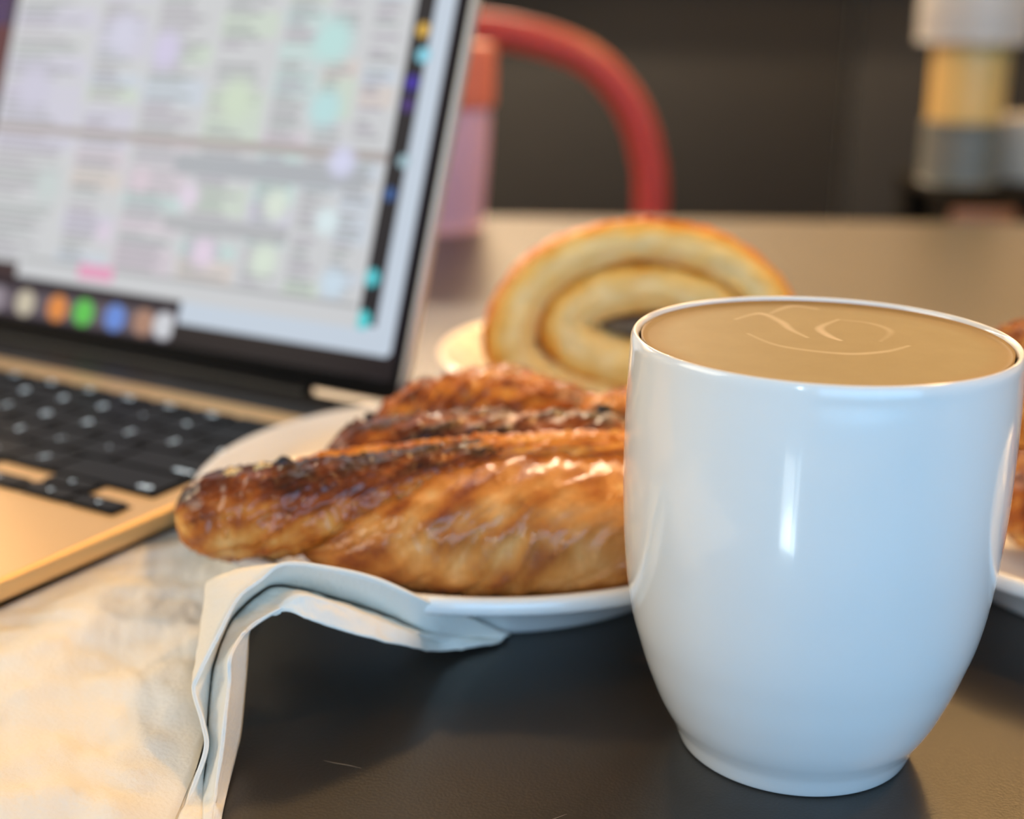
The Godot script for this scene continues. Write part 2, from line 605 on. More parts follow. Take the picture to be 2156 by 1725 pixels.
	var ink := mat(rgb8(210, 216, 220), 0.5)
	ink.emission_enabled = true
	ink.emission = rgb8(205, 225, 235)
	ink.emission_energy_multiplier = 1.3
	var keys := []
	for w in rows:
		var x := -283.6
		var unit: float = 274.8 / 14.5
		for k in w[2].size():
			keys.append([x + 0.7, w[0], x + w[3][k] * unit - 0.7, w[1], w[2][k]])
			x += w[3][k] * unit
	var bx := -283.6
	for w in [["fn", 17.0], ["control", 18.6], ["option", 18.6], ["command", 23.0], ["", 96.0], ["command", 23.0], ["option", 18.2]]:
		keys.append([bx + 0.7, 109.6, bx + w[1] - 0.7, 124.2, w[0]])
		bx += w[1]
	for w in [[-68.2, 117.2, -46.6, 124.2], [-45.0, 117.2, -27.2, 124.2], [-25.8, 117.2, -8.8, 124.2], [-45.0, 109.4, -27.2, 115.8]]:
		keys.append(w + ["<"])
	for k in keys:
		var wd: float = k[2] - k[0]
		var dp: float = k[3] - k[1]
		var id := "%.1f/%.1f" % [wd, dp]
		if not caps.has(id):
			var kg := Geo.new()
			kg.slab(wd * 0.001, dp * 0.001, 0.0010, 0.0016, 0.0003, Vector3.ZERO, 3)
			caps[id] = kg.mesh(true)
		var o := put_mesh("key", caps[id], key_m, t)
		o.position = Vector3((k[0] + k[2]) / 2, 13.7, (k[1] + k[3]) / 2) * 0.001
		if k[4] != "" and k[2] > -215.0:
			var tm := TextMesh.new()
			tm.font = font
			tm.text = k[4]
			tm.font_size = 16
			var small: bool = k[4].length() > 1
			tm.pixel_size = (0.0026 if small else 0.0042) / 16.0
			if k[4] == "<":
				tm.pixel_size = 0.0030 / 16.0
			tm.depth = 0.00008
			tm.curve_step = 4.0
			var lg := put_mesh("legend", tm, ink, o)
			lg.transform = Transform3D(Basis(Vector3.RIGHT, -PI / 2), Vector3(0, 0.00104, 0) + (Vector3((wd * 0.5 - 5.5) * 0.001, 0, (dp * 0.5 - 3.2) * 0.001) if small and wd > 20.0 else Vector3.ZERO))


# ------------------------------------------------------------------ crockery
func porcelain() -> StandardMaterial3D:
	var m := mat(rgb8(236, 236, 232), 0.12)
	m.clearcoat_enabled = true
	m.clearcoat = 0.5
	m.clearcoat_roughness = 0.05
	return m


func plate(at: Vector3, label: String, r: float) -> void:
	var g := Geo.new()
	var k := r / 0.0824
	var pr := []
	for q in [[0.0, 2.6], [30, 2.4], [50, 2.0], [51.5, 0.6], [52.6, 0.0], [56.0, 0.0], [57.6, 0.9], [59.5, 3.4], [62, 6.6], [66.5, 11.2], [71, 14.2], [76, 15.0], [80, 15.8], [81.8, 16.4], [82.8, 17.6], [82.9, 19.0], [82.4, 20.2], [81.2, 20.7], [79.6, 20.4], [77.4, 19.3], [73, 17.3], [67.5, 14.0], [62, 9.9], [57, 7.4], [50, 6.4], [30, 6.0], [0.0, 5.9]]:
		pr.append(Vector2(maxf(q[0] * k, 0.01), q[1]) * 0.001)
	g.lathe(smooth_profile(pr, 3), 128)
	var o := obj("plate", g, porcelain())
	o.position = at
	tag(o, label, "plate", "white plates")


func smooth_profile(p: Array, sub: int) -> Array:
	var out := []
	for k in p.size() - 1:
		for s in sub:
			var a: Vector2 = p[maxi(k - 1, 0)]
			var d: Vector2 = p[mini(k + 2, p.size() - 1)]
			var q: Vector2 = p[k].cubic_interpolate(p[k + 1], a, d, float(s) / sub)
			q.x = maxf(q.x, 0.00001)
			out.append(q)
	out.append(p[-1])
	return out


func cup() -> void:
	var at := V(60.5, 0, -261.3) + Vector3(0, TOP, 0)
	var s := 0.9036
	var pr := []
	for q in [[0.01, 1.6], [20, 1.4], [23.5, 1.0], [24.6, 0.2], [25.5, 0.0], [26.3, 0.4], [26.8, 1.4], [27.4, 3.0], [28.2, 5.0], [29.4, 7.2], [30.7, 9.4], [32.2, 12.4], [33.6, 15.8], [35.4, 20.6], [37.1, 26], [38.8, 32], [40.2, 40], [41.2, 50], [41.8, 60], [42.0, 70], [41.95, 80], [41.75, 88], [41.55, 93], [41.5, 95.2], [41.25, 96.4], [40.75, 97.1], [40.2, 97.0], [39.7, 96.3], [39.45, 94.8], [39.3, 90], [39.2, 80], [38.9, 66], [38.2, 50], [36.4, 36], [33.2, 24], [28.5, 14], [22, 8], [12, 5.4], [0.01, 5.0]]:
		pr.append(Vector2(q[0] * s, q[1] * s) * 0.001)
	var g := Geo.new()
	g.lathe(smooth_profile(pr, 4), 160)
	var o := obj("coffee_cup", g, porcelain())
	o.position = at
	tag(o, "tall handleless white porcelain cup full of milky coffee, in the foreground", "cup")
	# the drink, with faint milk lines on its foam
	var n := 512
	var im := Image.create(n, n, false, Image.FORMAT_RGB8)
	var fn := FastNoiseLite.new()
	fn.seed = 5
	fn.frequency = 0.012
	for y in n:
		for x in n:
			var k := fn.get_noise_2d(x, y) * 0.5 + 0.5
			var e := clampf((Vector2(x - 256, y - 256).length() - 215) / 41.0, 0, 1)
			im.set_pixel(x, y, rgb8(142, 124, 84).lerp(rgb8(150, 132, 92), k).lerp(rgb8(148, 108, 62), e * 0.5))
	for st in [
		[V2(-14.4, -18.9), V2(-8.2, -24.9), V2(-5.2, -17.6), V2(-4.4, -10.4), V2(-2.4, -3.6), 0.55],
		[V2(7.4, -20.2), V2(1.9, -12.5), V2(2.1, -5.6), V2(3.7, -1.5), 0.5],
		[V2(7.4, -20.2), V2(13.5, -16.8), V2(15.6, -9.8), V2(11.3, -1.1), 0.22],
		[V2(-13.8, -6.4), V2(-9.0, 3.6), V2(1.7, 8.9), V2(10.1, 6.9), V2(16.2, 1.9), 0.5],
		[V2(-6.0, -25.1), V2(-0.2, -32.4), V2(5.2, -30.1), 0.3]]:
		var pts := []
		for k in st.size() - 1:
			pts.append(Vector3(st[k].x, 0, st[k].y))
		var line := curve(pts, 160)
		for i in line.size():
			var f := float(i) / line.size()
			var w := (0.5 + 0.6 * sin(PI * f)) * 9.5
			var cx := 256 + line[i].x * 256 / 35.5
			var cy := 256 + line[i].z * 256 / 35.5
			for yy in range(int(cy - w), int(cy + w) + 1):
				for xx in range(int(cx - w), int(cx + w) + 1):
					var d := Vector2(xx - cx, yy - cy).length() / w
					if d < 1.0 and xx >= 0 and yy >= 0 and xx < n and yy < n:
						im.set_pixel(xx, yy, im.get_pixel(xx, yy).lerp(rgb8(208, 190, 164), (1 - d) * 0.26 * float(st[-1])))
	var cm := mat(Color.WHITE, 0.4)
	cm.albedo_texture = ImageTexture.create_from_image(im)
	cm.metallic_specular = 0.24
	g = Geo.new()
	var rings := [[0.02, 0.0], [10, 0.0], [20, 0.0], [30, 0.02], [33.9, 0.1], [34.9, 0.3], [35.4, 0.7]]
	var rr := []
	for q in rings:
		var line := PackedVector3Array()
		for j in 128:
			line.append(Vector3(q[0] * cos(TAU * j / 128), q[1], q[0] * sin(TAU * j / 128)) * 0.001)
		rr.append(line)
	var low := PackedVector3Array()
	for j in 128:
		low.append(Vector3(35.2 * cos(TAU * j / 128), -6.0, 35.2 * sin(TAU * j / 128)) * 0.001)
	rr.append(low)
	g.rows(rr)
	for k in g.v.size():
		g.uv[k] = Vector2(g.v[k].x, g.v[k].z) / 0.071 + Vector2(0.5, 0.5)
	var d := obj("coffee", g, cm)
	d.position = at + Vector3(0, 0.0864, 0)
	tag(d, "milky tan coffee with faint white foam lines filling the white cup", "coffee")


# ------------------------------------------------------------------ pastries
func bake(t: float, ramp: Array) -> Color:
	var x := clampf(t, 0.0, 0.9999) * (ramp.size() - 1)
	return ramp[int(x)].lerp(ramp[int(x) + 1], x - int(x))


# a rope of dough: path, [half width, half height] per point, twist in turns, ramp of crust colours from pale to burnt
func strand(path: Array, sizes: Array, turns: float, ramp: Array, seed_: int, o := {}) -> Geo:
	var n: int = o.get("n", 150)
	var m: int = o.get("m", 72)
	var line := curve(path, n)
	var sz := []
	for s in sizes: sz.append(Vector3(s[0], s[1], s[2] if s.size() > 2 else 0.0) * 0.001)
	var size := curve(sz, n)
	var fn := FastNoiseLite.new()
	fn.seed = seed_
	fn.frequency = 1.0
	fn.fractal_octaves = 3
	var big := FastNoiseLite.new()
	big.seed = seed_ + 50
	big.frequency = 1.0
	big.fractal_octaves = 2
	var up0: Vector3 = o.get("up", Vector3.UP)
	var layers: float = o.get("layers", 0.0006)
	var across: float = o.get("across", 4.0)
	var top_bias: float = o.get("top", 0.25)
	var lift: float = o.get("bias", 0.0)
	var lobes: float = o.get("lobes", 0.0)
	var patchy: float = o.get("patch", 0.5)
	var rim_tone: float = o.get("rim", 0.0)
	var r := []
	var cols := []
	var total := 0.0
	for i in n - 1: total += line[i].distance_to(line[i + 1])
	var s := 0.0
	for i in n:
		if i > 0: s += line[i].distance_to(line[i - 1])
		var t := (line[mini(i + 1, n - 1)] - line[maxi(i - 1, 0)]).normalized()
		var side := t.cross(up0).normalized()
		var up := side.cross(t).normalized()
		var ring := PackedVector3Array()
		var cl := PackedColorArray()
		var endr: float = o.get("round", 0.012)
		var e := minf(s, total - s)
		var taper := sqrt(clampf(1.0 - pow(1.0 - clampf(e / endr, 0.0, 1.0), 2.0), 0.0009, 1.0))
		for j in m:
			var a := TAU * j / m
			var spin := a - turns * TAU * s / total
			var ca := cos(a)
			var sa := sin(a)
			var ex: float = o.get("square", 0.85)
			var px := signf(ca) * pow(absf(ca), ex) * size[i].x * taper
			var py := signf(sa) * pow(absf(sa), ex) * size[i].y * taper
			var dirn := (side * ca + up * sa).normalized()
			# flaky layers: ridges that run along the rope and wind with its twist
			var q := Vector3(cos(spin) * across * 0.55, sin(spin) * across * 0.55, s * 28.0)
			var n1 := fn.get_noise_3dv(q * 1.6)
			var fine := fn.get_noise_3dv(Vector3(cos(spin) * across * 1.6, sin(spin) * across * 1.6, s * 45.0) * 1.7 + Vector3(9, 3, 1))
			var patch := big.get_noise_3dv((line[i] + dirn * 0.02) * 75.0)
			var lump := big.get_noise_3dv((line[i] + dirn * 0.02) * 190.0 + Vector3(5, 7, 2))
			var h := n1 * layers * 2.2 + fine * layers * 1.0 + lump * layers * 1.1 + lobes * (absf(cos(spin * 1.0)) - 0.5)
			ring.append(line[i] + side * px + up * py + dirn * h * taper)
			var crest := n1 * 0.5 + fine * 0.35
			var tone := 0.40 + patch * patchy + crest * 0.55 * minf(1.0, patchy * 2.0) + maxf(0.0, sa) * top_bias + maxf(0.0, -ca) * rim_tone + lift
			if o.has("spots"): tone += maxf(0.0, fn.get_noise_3dv((line[i] + dirn * 0.02) * 300.0) - 0.25) * float(o.spots)
			cl.append(bake(tone, ramp))
		r.append(ring)
		cols.append(cl)
	var g := Geo.new()
	g.rows(r, true, true, cols)
	return g


func crust(gloss: float) -> StandardMaterial3D:
	var m := mat(Color.WHITE, 0.4)
	m.metallic_specular = 0.35
	m.vertex_color_use_as_albedo = true
	m.vertex_color_is_srgb = true
	m.clearcoat_enabled = gloss > 0.0
	m.clearcoat = gloss
	m.clearcoat_roughness = 0.14
	relief(m, noise_tex(0.05, 77, 4, 512, 6.0), 28.0, 0.5)
	return m


func crumbs(parent: Node3D, called: String, spots: Array, m: Material, size: float, seed_: int) -> void:
	var g := Geo.new()
	var r := RandomNumberGenerator.new()
	r.seed = seed_
	for s in spots:
		for k in int(s[2]):
			var p: Vector3 = s[0] + Vector3(r.randfn(0, s[1]), absf(r.randfn(0, 0.0002)), r.randfn(0, s[1] * 0.6))
			p.y -= 3.5 * (p - s[0]).length_squared() / 0.02
			var b := Basis.from_euler(Vector3(r.randf() * 3, r.randf() * 3, r.randf() * 3)) * size * r.randf_range(0.6, 1.3)
			var rows := []
			for q in [[0.05, -0.9], [0.9, -0.45], [1.0, 0.3], [0.05, 0.95]]:
				var ring := PackedVector3Array()
				for j in 5: ring.append(p + b * Vector3(q[0] * cos(TAU * j / 5), q[1], q[0] * sin(TAU * j / 5)))
				rows.append(ring)
			g.rows(rows)
	var o := obj(called, g, m, parent)
	o.set_meta("kind", "stuff")


func chip(parent: Node3D, at: Vector3, size: float, turn: float) -> void:
	var g := Geo.new()
	var rows := []
	for q in [[0.05, -0.7], [0.6, -0.62], [1.0, -0.15], [0.92, 0.3], [0.5, 0.62], [0.05, 0.7]]:
		var ring := PackedVector3Array()
		for j in 14:
			var a := TAU * j / 14
			var w: float = q[0] * (1.0 + 0.14 * sin(3 * a + turn))
			ring.append(at + Basis(Vector3(1, 0.3, 0.2).normalized(), turn) * Vector3(w * cos(a), q[1], w * sin(a) * 0.8) * size)
		rows.append(ring)
	g.rows(rows)
	obj("chocolate_chip", g, mat(rgb8(34, 22, 18), 0.3), parent)


func twisted_pastry() -> void:
	var t := thing("twisted_pastry", "dark glazed twisted pastry with burnt flaky ridges on the plate left of the cup", "pastry", Vector3(0, TOP, 0))
	var m := crust(0.5)
	var brown := [rgb8(222, 176, 112), rgb8(204, 142, 70), rgb8(180, 104, 40), rgb8(136, 66, 24), rgb8(92, 40, 18), rgb8(52, 24, 14)]
	var caramel := [rgb8(230, 182, 122), rgb8(214, 152, 88), rgb8(194, 126, 60), rgb8(168, 98, 42), rgb8(130, 66, 36), rgb8(92, 44, 30)]
	var orange := [rgb8(236, 186, 112), rgb8(226, 156, 72), rgb8(208, 124, 44), rgb8(176, 90, 30), rgb8(116, 54, 22), rgb8(64, 30, 16)]
	# front rope: wide body that runs off behind the cup
	obj("front_rope", strand([V(-50, 21.5, -307), V(-36, 23.5, -310), V(-20, 25.6, -313), V(0, 26.8, -315), V(20, 27.6, -315), V(45, 27, -320), V(66, 26, -330)], [[5, 3], [13, 8], [19.5, 12.6], [21.5, 15], [21.5, 15.4], [20, 14.5], [13, 10]], 0.8, caramel, 12, {"layers": 0.0006, "top": 0.06, "bias": 0.04, "lobes": 0.0011, "patch": 0.42, "square": 0.74, "across": 3.0}), m, t)
	# the blunt tip at the left, whose underside winds up to the ridge
	obj("tip_rope", strand([V(-81.5, 27.5, -316), V(-68, 28.6, -314), V(-55, 30.0, -314), V(-42, 32.4, -315.5), V(-28, 35.6, -318), V(-13, 39, -322), V(4, 41, -327)], [[10, 9], [12.4, 10.6], [12.8, 10.6], [12.5, 9.4], [11, 7.4], [8, 5], [5, 3.4]], 0.5, brown, 23, {"layers": 0.0007, "top": 0.62, "bias": -0.12, "round": 0.011, "patch": 0.4}), m, t)
	# orange ridge along the top of the front rope
	obj("ridge_rope", strand([V(-58, 36.3, -321), V(-42, 38.0, -324), V(-24, 39.6, -326), V(-4, 41.2, -326), V(20, 42.6, -326), V(48, 41, -330)], [[4, 3], [5, 3], [6, 3.2], [7, 3.4], [7, 3.4], [5, 3]], 0.5, orange, 31, {"layers": 0.0007, "top": 0.0, "bias": -0.02, "patch": 0.35}), m, t)
	# ropes behind it
	obj("middle_rope", strand([V(-52, 23, -347), V(-42, 24, -348), V(-24, 24.8, -350), V(0, 25, -352), V(30, 25, -350), V(60, 23, -346)], [[9, 11], [13, 16], [15, 17.6], [16, 18], [15, 17.8], [9, 12]], 0.7, brown, 44, {"layers": 0.0008, "top": 0.25, "bias": 0.08}), m, t)
	obj("back_rope", strand([V(-41, 26, -374), V(-29, 31, -376), V(-13, 35, -378), V(3, 35.6, -378), V(19, 32, -376), V(30, 25, -374)], [[8, 8], [12, 10], [14, 11.5], [15, 11.8], [12, 9.5], [7, 7]], 0.8, orange, 58, {"layers": 0.0011, "top": 0.12, "bias": 0.05, "lobes": 0.0016}), m, t)
	obj("back_rope", strand([V(14, 29, -364), V(26, 33, -366), V(40, 34, -368), V(58, 31, -366)], [[8, 8], [12, 11], [12, 11], [8, 8]], 0.6, orange, 63, {"layers": 0.0009, "top": 0.0, "bias": -0.06}), m, t)
	crumbs(t, "sugar_crumbs", [[V(-67, 39.3, -315), 0.004, 34], [V(-60, 40.2, -317), 0.003, 14], [V(-10, 44.6, -327), 0.008, 26], [V(-42, 41.0, -325), 0.005, 12], [V(0, 48, -379), 0.004, 10]], mat(rgb8(232, 200, 140), 0.25), 0.0008, 3)
	for c in [[V(-55.5, 40.6, -318), 2.2, 0.3], [V(24.5, 43.5, -356), 2.4, 1.1], [V(-26, 43.0, -374), 1.8, 2.0], [V(-40, 36.5, -370), 1.8, 0.8], [V(-33.5, 38.8, -318), 1.6, 2.6]]:
		chip(t, c[0], c[1] * 0.001, c[2])


func tall_pastry() -> void:
	var t := thing("curled_pastry", "tall orange-brown pastry on the plate behind the cup at the right edge", "pastry", Vector3(0, TOP, 0))
	var m := crust(0.3)
	var brown := [rgb8(226, 178, 104), rgb8(208, 146, 70), rgb8(186, 112, 42), rgb8(150, 78, 28), rgb8(104, 50, 22), rgb8(60, 30, 18)]
	obj("lower_rope", strand([V(138, 21, -372), V(148, 22, -346), V(172, 23, -330), V(200, 23, -336), V(222, 20, -358)], [[9, 10], [14, 15], [16, 16], [14, 15], [9, 10]], 0.8, brown, 71, {"top": 0.2, "layers": 0.001}), m, t)
	obj("middle_rope", strand([V(142, 40, -384), V(148, 42, -358), V(172, 44, -346), V(200, 42, -352), V(216, 38, -372)], [[9, 9], [13, 12], [15, 13], [13, 12], [8, 8]], 0.8, brown, 75, {"top": 0.2, "layers": 0.001}), m, t)
	obj("upper_rope", strand([V(134, 52, -386), V(150, 57, -372), V(172, 58, -366), V(196, 54, -372)], [[8, 7], [12, 9.5], [13, 10], [8, 7]], 0.6, brown, 79, {"top": 0.1, "layers": 0.001}), m, t)
	obj("heart", strand([V(172, 8, -366), V(174, 30, -366), V(174, 52, -368)], [[26, 24], [24, 22], [12, 10]], 0.2, brown, 82, {"up": Vector3.FORWARD, "top": 0.0, "n": 60}), m, t)


func swirl_pastry() -> void:
	var t := thing("swirl_pastry", "pale golden swirl pastry standing on edge behind the cup, with an open centre", "pastry", V(44.5, 0, -457) + Vector3(0, TOP, 0))
	var gold := [rgb8(240, 208, 142), rgb8(238, 194, 112), rgb8(232, 172, 80), rgb8(222, 140, 48), rgb8(200, 98, 24), rgb8(150, 70, 18)]
	var m := crust(0.0)
	var lean := Basis(Vector3.RIGHT, deg_to_rad(-13))
	# [centre x, y, z, radius x, y, half thickness, half depth, first angle, turns]
	for c in [[0.0, 0.0, 0.0, 45.8, 34.0, 7.4, 15.0, -1.5, 1.04], [0.5, 4.5, 1.0, 28.5, 14.4, 8.6, 13.0, -2.4, 1.02]]:
		var path := []
		var sizes := []
		for k in 20:
			var f := float(k) / 19
			var a: float = c[7] + TAU * float(c[8]) * f
			var shrink := 1.0 - 0.05 * f
			var y: float = sin(a) * c[4] * shrink
			path.append(lean * V(c[0] - cos(a) * c[3] * shrink, c[1] + (y if y > 0.0 else y * (0.62 if c[3] > 40 else 1.0)), c[2]) + Vector3(0, 0.0385, 0))
			sizes.append([c[5] + (1.8 * absf(cos(a)) if c[3] > 40 else 1.4 * maxf(0.0, -sin(a) - 0.2) + 1.2 * maxf(0.0, cos(a))), c[6]])
		var g := strand(path, sizes, 0.0, gold, 91 + int(c[6]) * 7, {"up": lean * Vector3.BACK, "n": 220, "m": 64, "layers": 0.0006, "across": 5.0, "top": -0.14, "bias": -0.2, "patch": 0.2, "rim": 0.62})
		obj("outer_coil" if c[3] > 40 else "inner_coil", g, m, t)
	var mid := Vector3(0, 0.0385, 0)
	var g2 := strand([lean * V(-15, 5, -3) + mid, lean * V(1, 5, -4) + mid, lean * V(17, 5, -3) + mid], [[5, 5], [7, 6], [6, 5]], 0.2, [rgb8(150, 128, 100), rgb8(122, 100, 76), rgb8(92, 66, 44), rgb8(60, 36, 22)], 99, {"n": 50, "m": 30})  # dark plug put into the open hole, its colour stands for the shade inside
	obj("dark_hole_plug", g2, m, t)


# ------------------------------------------------------------------ napkin
func napkin() -> void:
	var t := thing("paper_napkin", "white folded paper napkin arching up in front of the plate, lower left", "napkin", Vector3(0, TOP, 0))
	var m := mat(rgb8(237, 232, 220), 0.75)
	m.backlight_enabled = true
	m.backlight = Color(0.22, 0.21, 0.19)
	relief(m, noise_tex(0.06, 41, 4, 512, 5.0), 22.0, 0.35)
	var cuts := [
		[V(-63.1, 1, -239), V(-62, 1.6, -214.4), V(-61.4, 1.6, -213.9), V(-55.2, 1.2, -214.6), V(-52.9, 1.6, -214.1), V(-52.3, 0.8, -215.2)],
		[V(-61.6, 1, -245), V(-62.1, 1.6, -225.5), V(-61.5, 1.6, -225.1), V(-57.2, 1.2, -225.8), V(-55, 1.6, -225.2), V(-53.7, 0.8, -226.5)],
		[V(-60.2, 1, -250), V(-61.8, 1.6, -234.2), V(-61, 2.1, -233), V(-59.3, 1.2, -236.3), V(-55.7, 3.9, -232), V(-54.5, 0.8, -236.2)],
		[V(-58.5, 1, -256), V(-60.5, 6.5, -242), V(-59, 8.1, -239), V(-60, 5.1, -244), V(-55.6, 9.1, -238), V(-54.8, 2.2, -247)],
		[V(-60.1, 1, -260), V(-62.1, 10.2, -246), V(-60.3, 11.6, -243), V(-60.6, 9.1, -248), V(-55.6, 13.6, -242), V(-54.4, 5.3, -251)],
		[V(-64.8, 1, -274), V(-66.8, 10.6, -260), V(-63, 15.9, -248), V(-61.3, 14, -256), V(-55.8, 18.3, -248), V(-54.2, 13.6, -257)],
		[V(-65.7, 2.2, -278), V(-67.7, 15.2, -264), V(-62.2, 18.8, -250), V(-61.1, 16.7, -259), V(-55.9, 22.3, -250), V(-54, 18.4, -259)],
		[V(-67, 5.6, -285), V(-69, 19.5, -271), V(-58.9, 25.2, -256), V(-59.9, 20.8, -264), V(-54.7, 24, -256), V(-53.8, 22.9, -261)],
		[V(-67.7, 9.7, -291), V(-69.7, 24.6, -277), V(-56.2, 29.9, -262), V(-59, 22.1, -270), V(-52.4, 24.9, -261), V(-52, 23.9, -263)],
		[V(-67.1, 12.9, -294), V(-69.1, 28.6, -280), V(-52.1, 32.3, -266), V(-55.4, 24.7, -274), V(-47.9, 27, -264), V(-47.4, 26.1, -264)],
		[V(-55.5, 14.8, -293), V(-57.5, 31, -279), V(-47.4, 34.8, -269), V(-51.3, 26, -277), V(-43.2, 29.2, -266), V(-42.9, 25.4, -263)],
		[V(-41.3, 13.8, -295), V(-43.3, 29.8, -281), V(-38.7, 32.3, -273), V(-43, 22.4, -281), V(-35.5, 25.1, -270), V(-37.2, 22.1, -265)],
		[V(-28.9, 11.4, -296), V(-30.9, 26.7, -282), V(-29.2, 28.2, -277), V(-30.7, 17.2, -284), V(-28.1, 20, -274), V(-28.7, 17.7, -269)],
		[V(-19.5, 3, -300), V(-19.9, 20.8, -284), V(-19.5, 21.8, -281), V(-19.9, 11.5, -286), V(-21.3, 14.3, -279), V(-21.1, 11.8, -277)],
		[V(-8.5, 1.2, -305), V(-9.7, 10.1, -297), V(-9.6, 10.6, -295), V(-11.4, 4, -298), V(-16, 5, -293), V(-15.6, 3.5, -292)],
		[V(0.2, 1, -306.5), V(-0.5, 1.6, -305.3), V(-0.4, 1.6, -304.8), V(-1.3, 1.2, -303.5), V(-3.1, 1.6, -300.9), V(-4.1, 0.8, -301.2)],
	]
	var fn := FastNoiseLite.new()
	fn.seed = 8
	fn.frequency = 1.0
	var lines := []
	for k in 6:
		var pts := []
		for c in cuts: pts.append(c[k])
		lines.append(curve(pts, 150))
	var spans := [["top_ply", [0, 1, 2], 12], ["inner_ply", [2, 3], 6], ["fold_band", [3, 4], 6], ["hanging_flap", [4, 5], 8]]
	for s in spans:
		var g := Geo.new()
		var grid := []
		for i in 150:
			var p := []
			for k in s[1]: p.append(lines[k][i])
			var row := PackedVector3Array()
			for j in s[2] + 1:
				var f: float = float(j) / float(s[2])
				var q: Vector3
				if p.size() == 3:
					q = p[0].bezier_interpolate(p[0].lerp(p[1], 0.9), p[2].lerp(p[1], 0.75), p[2], f)
				else:
					q = p[0].lerp(p[1], f)
				var edge := sin(PI * f)
				q += Vector3(0, 1, 0.4) * fn.get_noise_3dv(q * 160.0) * 0.0012 * edge
				q.y = maxf(q.y, 0.0007)
				row.append(q)
			grid.append(row)
		g.sheet(grid, 0.0005)
		obj(s[0], g, m, t)
	# the part that lies on the table, from the laptop's edge to the foot of the arch
	var sd := Vector3(-0.4924, 0, 0.8704)
	var rd := Vector3(0.8704, 0, 0.4924)
	var c0 := V(-81.8, 0, -386.2)
	var g := Geo.new()
	var grid := []
	for i in 90:
		var s: float = 0.20 * i / 89.0
		var far := (lerpf(-0.0640, -0.0622, clampf((s - 0.095) / 0.02, 0, 1)) - c0.x - sd.x * s) / rd.x
		while far > 0.004 and (c0 + sd * s + rd * far).distance_to(V(-6, 0, -365)) < 0.062:
			far -= 0.001
		var row := PackedVector3Array()
		for j in 50:
			var f: float = j / 49.0
			var p := c0 + sd * s + rd * far * f
			var wave := fn.get_noise_2d(p.x * 22.0 + p.z * 9.0, p.z * 34.0) * 0.0042 + fn.get_noise_2d(p.x * 70.0 + 5.0, p.z * 110.0) * 0.0011
			var edge := minf(1.0, (1.0 - f) * 8.0) * minf(1.0, i / 12.0)
			p.y = 0.0012 + (0.0032 + wave * minf(1.0, f * 7.0)) * edge
			row.append(p)
		grid.append(row)
	g.sheet(grid, 0.0005)
	obj("flat_panel", g, m, t)


# ------------------------------------------------------------------ behind the table
func chair() -> void:
	var red := mat(rgb8(172, 52, 40), 0.4)
	var t := thing("red_chair", "red chair with a bent tube back, behind the far table edge", "chair")
	var z := -1.35
	var pts := [Vector3(-0.234, 0.016, z - 0.05), Vector3(-0.234, 0.40, z), Vector3(-0.234, 0.68, z), Vector3(-0.226, 0.76, z), Vector3(-0.2, 0.815, z), Vector3(-0.15, 0.853, z), Vector3(-0.05, 0.872, z), Vector3(0.05, 0.853, z), Vector3(0.1, 0.815, z), Vector3(0.126, 0.76, z), Vector3(0.134, 0.68, z), Vector3(0.134, 0.40, z), Vector3(0.134, 0.016, z - 0.05)]
	var g := Geo.new()
	g.tube(curve(pts, 120), 0.0155, 24)
	obj("back_frame", g, red, t)
	g = Geo.new()
	g.slab(0.38, 0.38, 0.03, 0.06, 0.008, Vector3(-0.05, 0.43, z + 0.2))
	obj("seat", g, red, t)
	for x in [-0.2, 0.1]:
		g = Geo.new()
		g.tube(PackedVector3Array([Vector3(x, 0.43, z + 0.34), Vector3(x, 0.2, z + 0.36), Vector3(x, 0.0, z + 0.38)]), 0.0125, 20)
		obj("leg", g, red, t)
	g = Geo.new()
	g.tube(PackedVector3Array([Vector3(-0.23, 0.25, z - 0.02), Vector3(-0.05, 0.25, z - 0.02), Vector3(0.13, 0.25, z - 0.02)]), 0.009, 16)
	obj("stretcher", g, red, t)


func tumbler() -> void:
	var t := thing("drink_tumbler", "lilac tumbler with a salmon band at the top, half hidden behind the laptop lid", "tumbler", Vector3(-0.0555, TOP, -0.93))
	var g := Geo.new()
	g.lathe(smooth_profile([V2(0.0001, 0.0), V2(0.031, 0.0), V2(0.0335, 0.002), V2(0.034, 0.006), V2(0.0375, 0.05), V2(0.0385, 0.08)], 3), 64)
	obj("body", g, mat(rgb8(222, 176, 196), 0.4), t)
	g = Geo.new()
	g.lathe(smooth_profile([V2(0.0385, 0.08), V2(0.0408, 0.082), V2(0.0412, 0.086), V2(0.0418, 0.112), V2(0.0412, 0.118), V2(0.038, 0.121), V2(0.0001, 0.122)], 3), 64)
	obj("lid", g, mat(rgb8(226, 122, 96), 0.4), t)


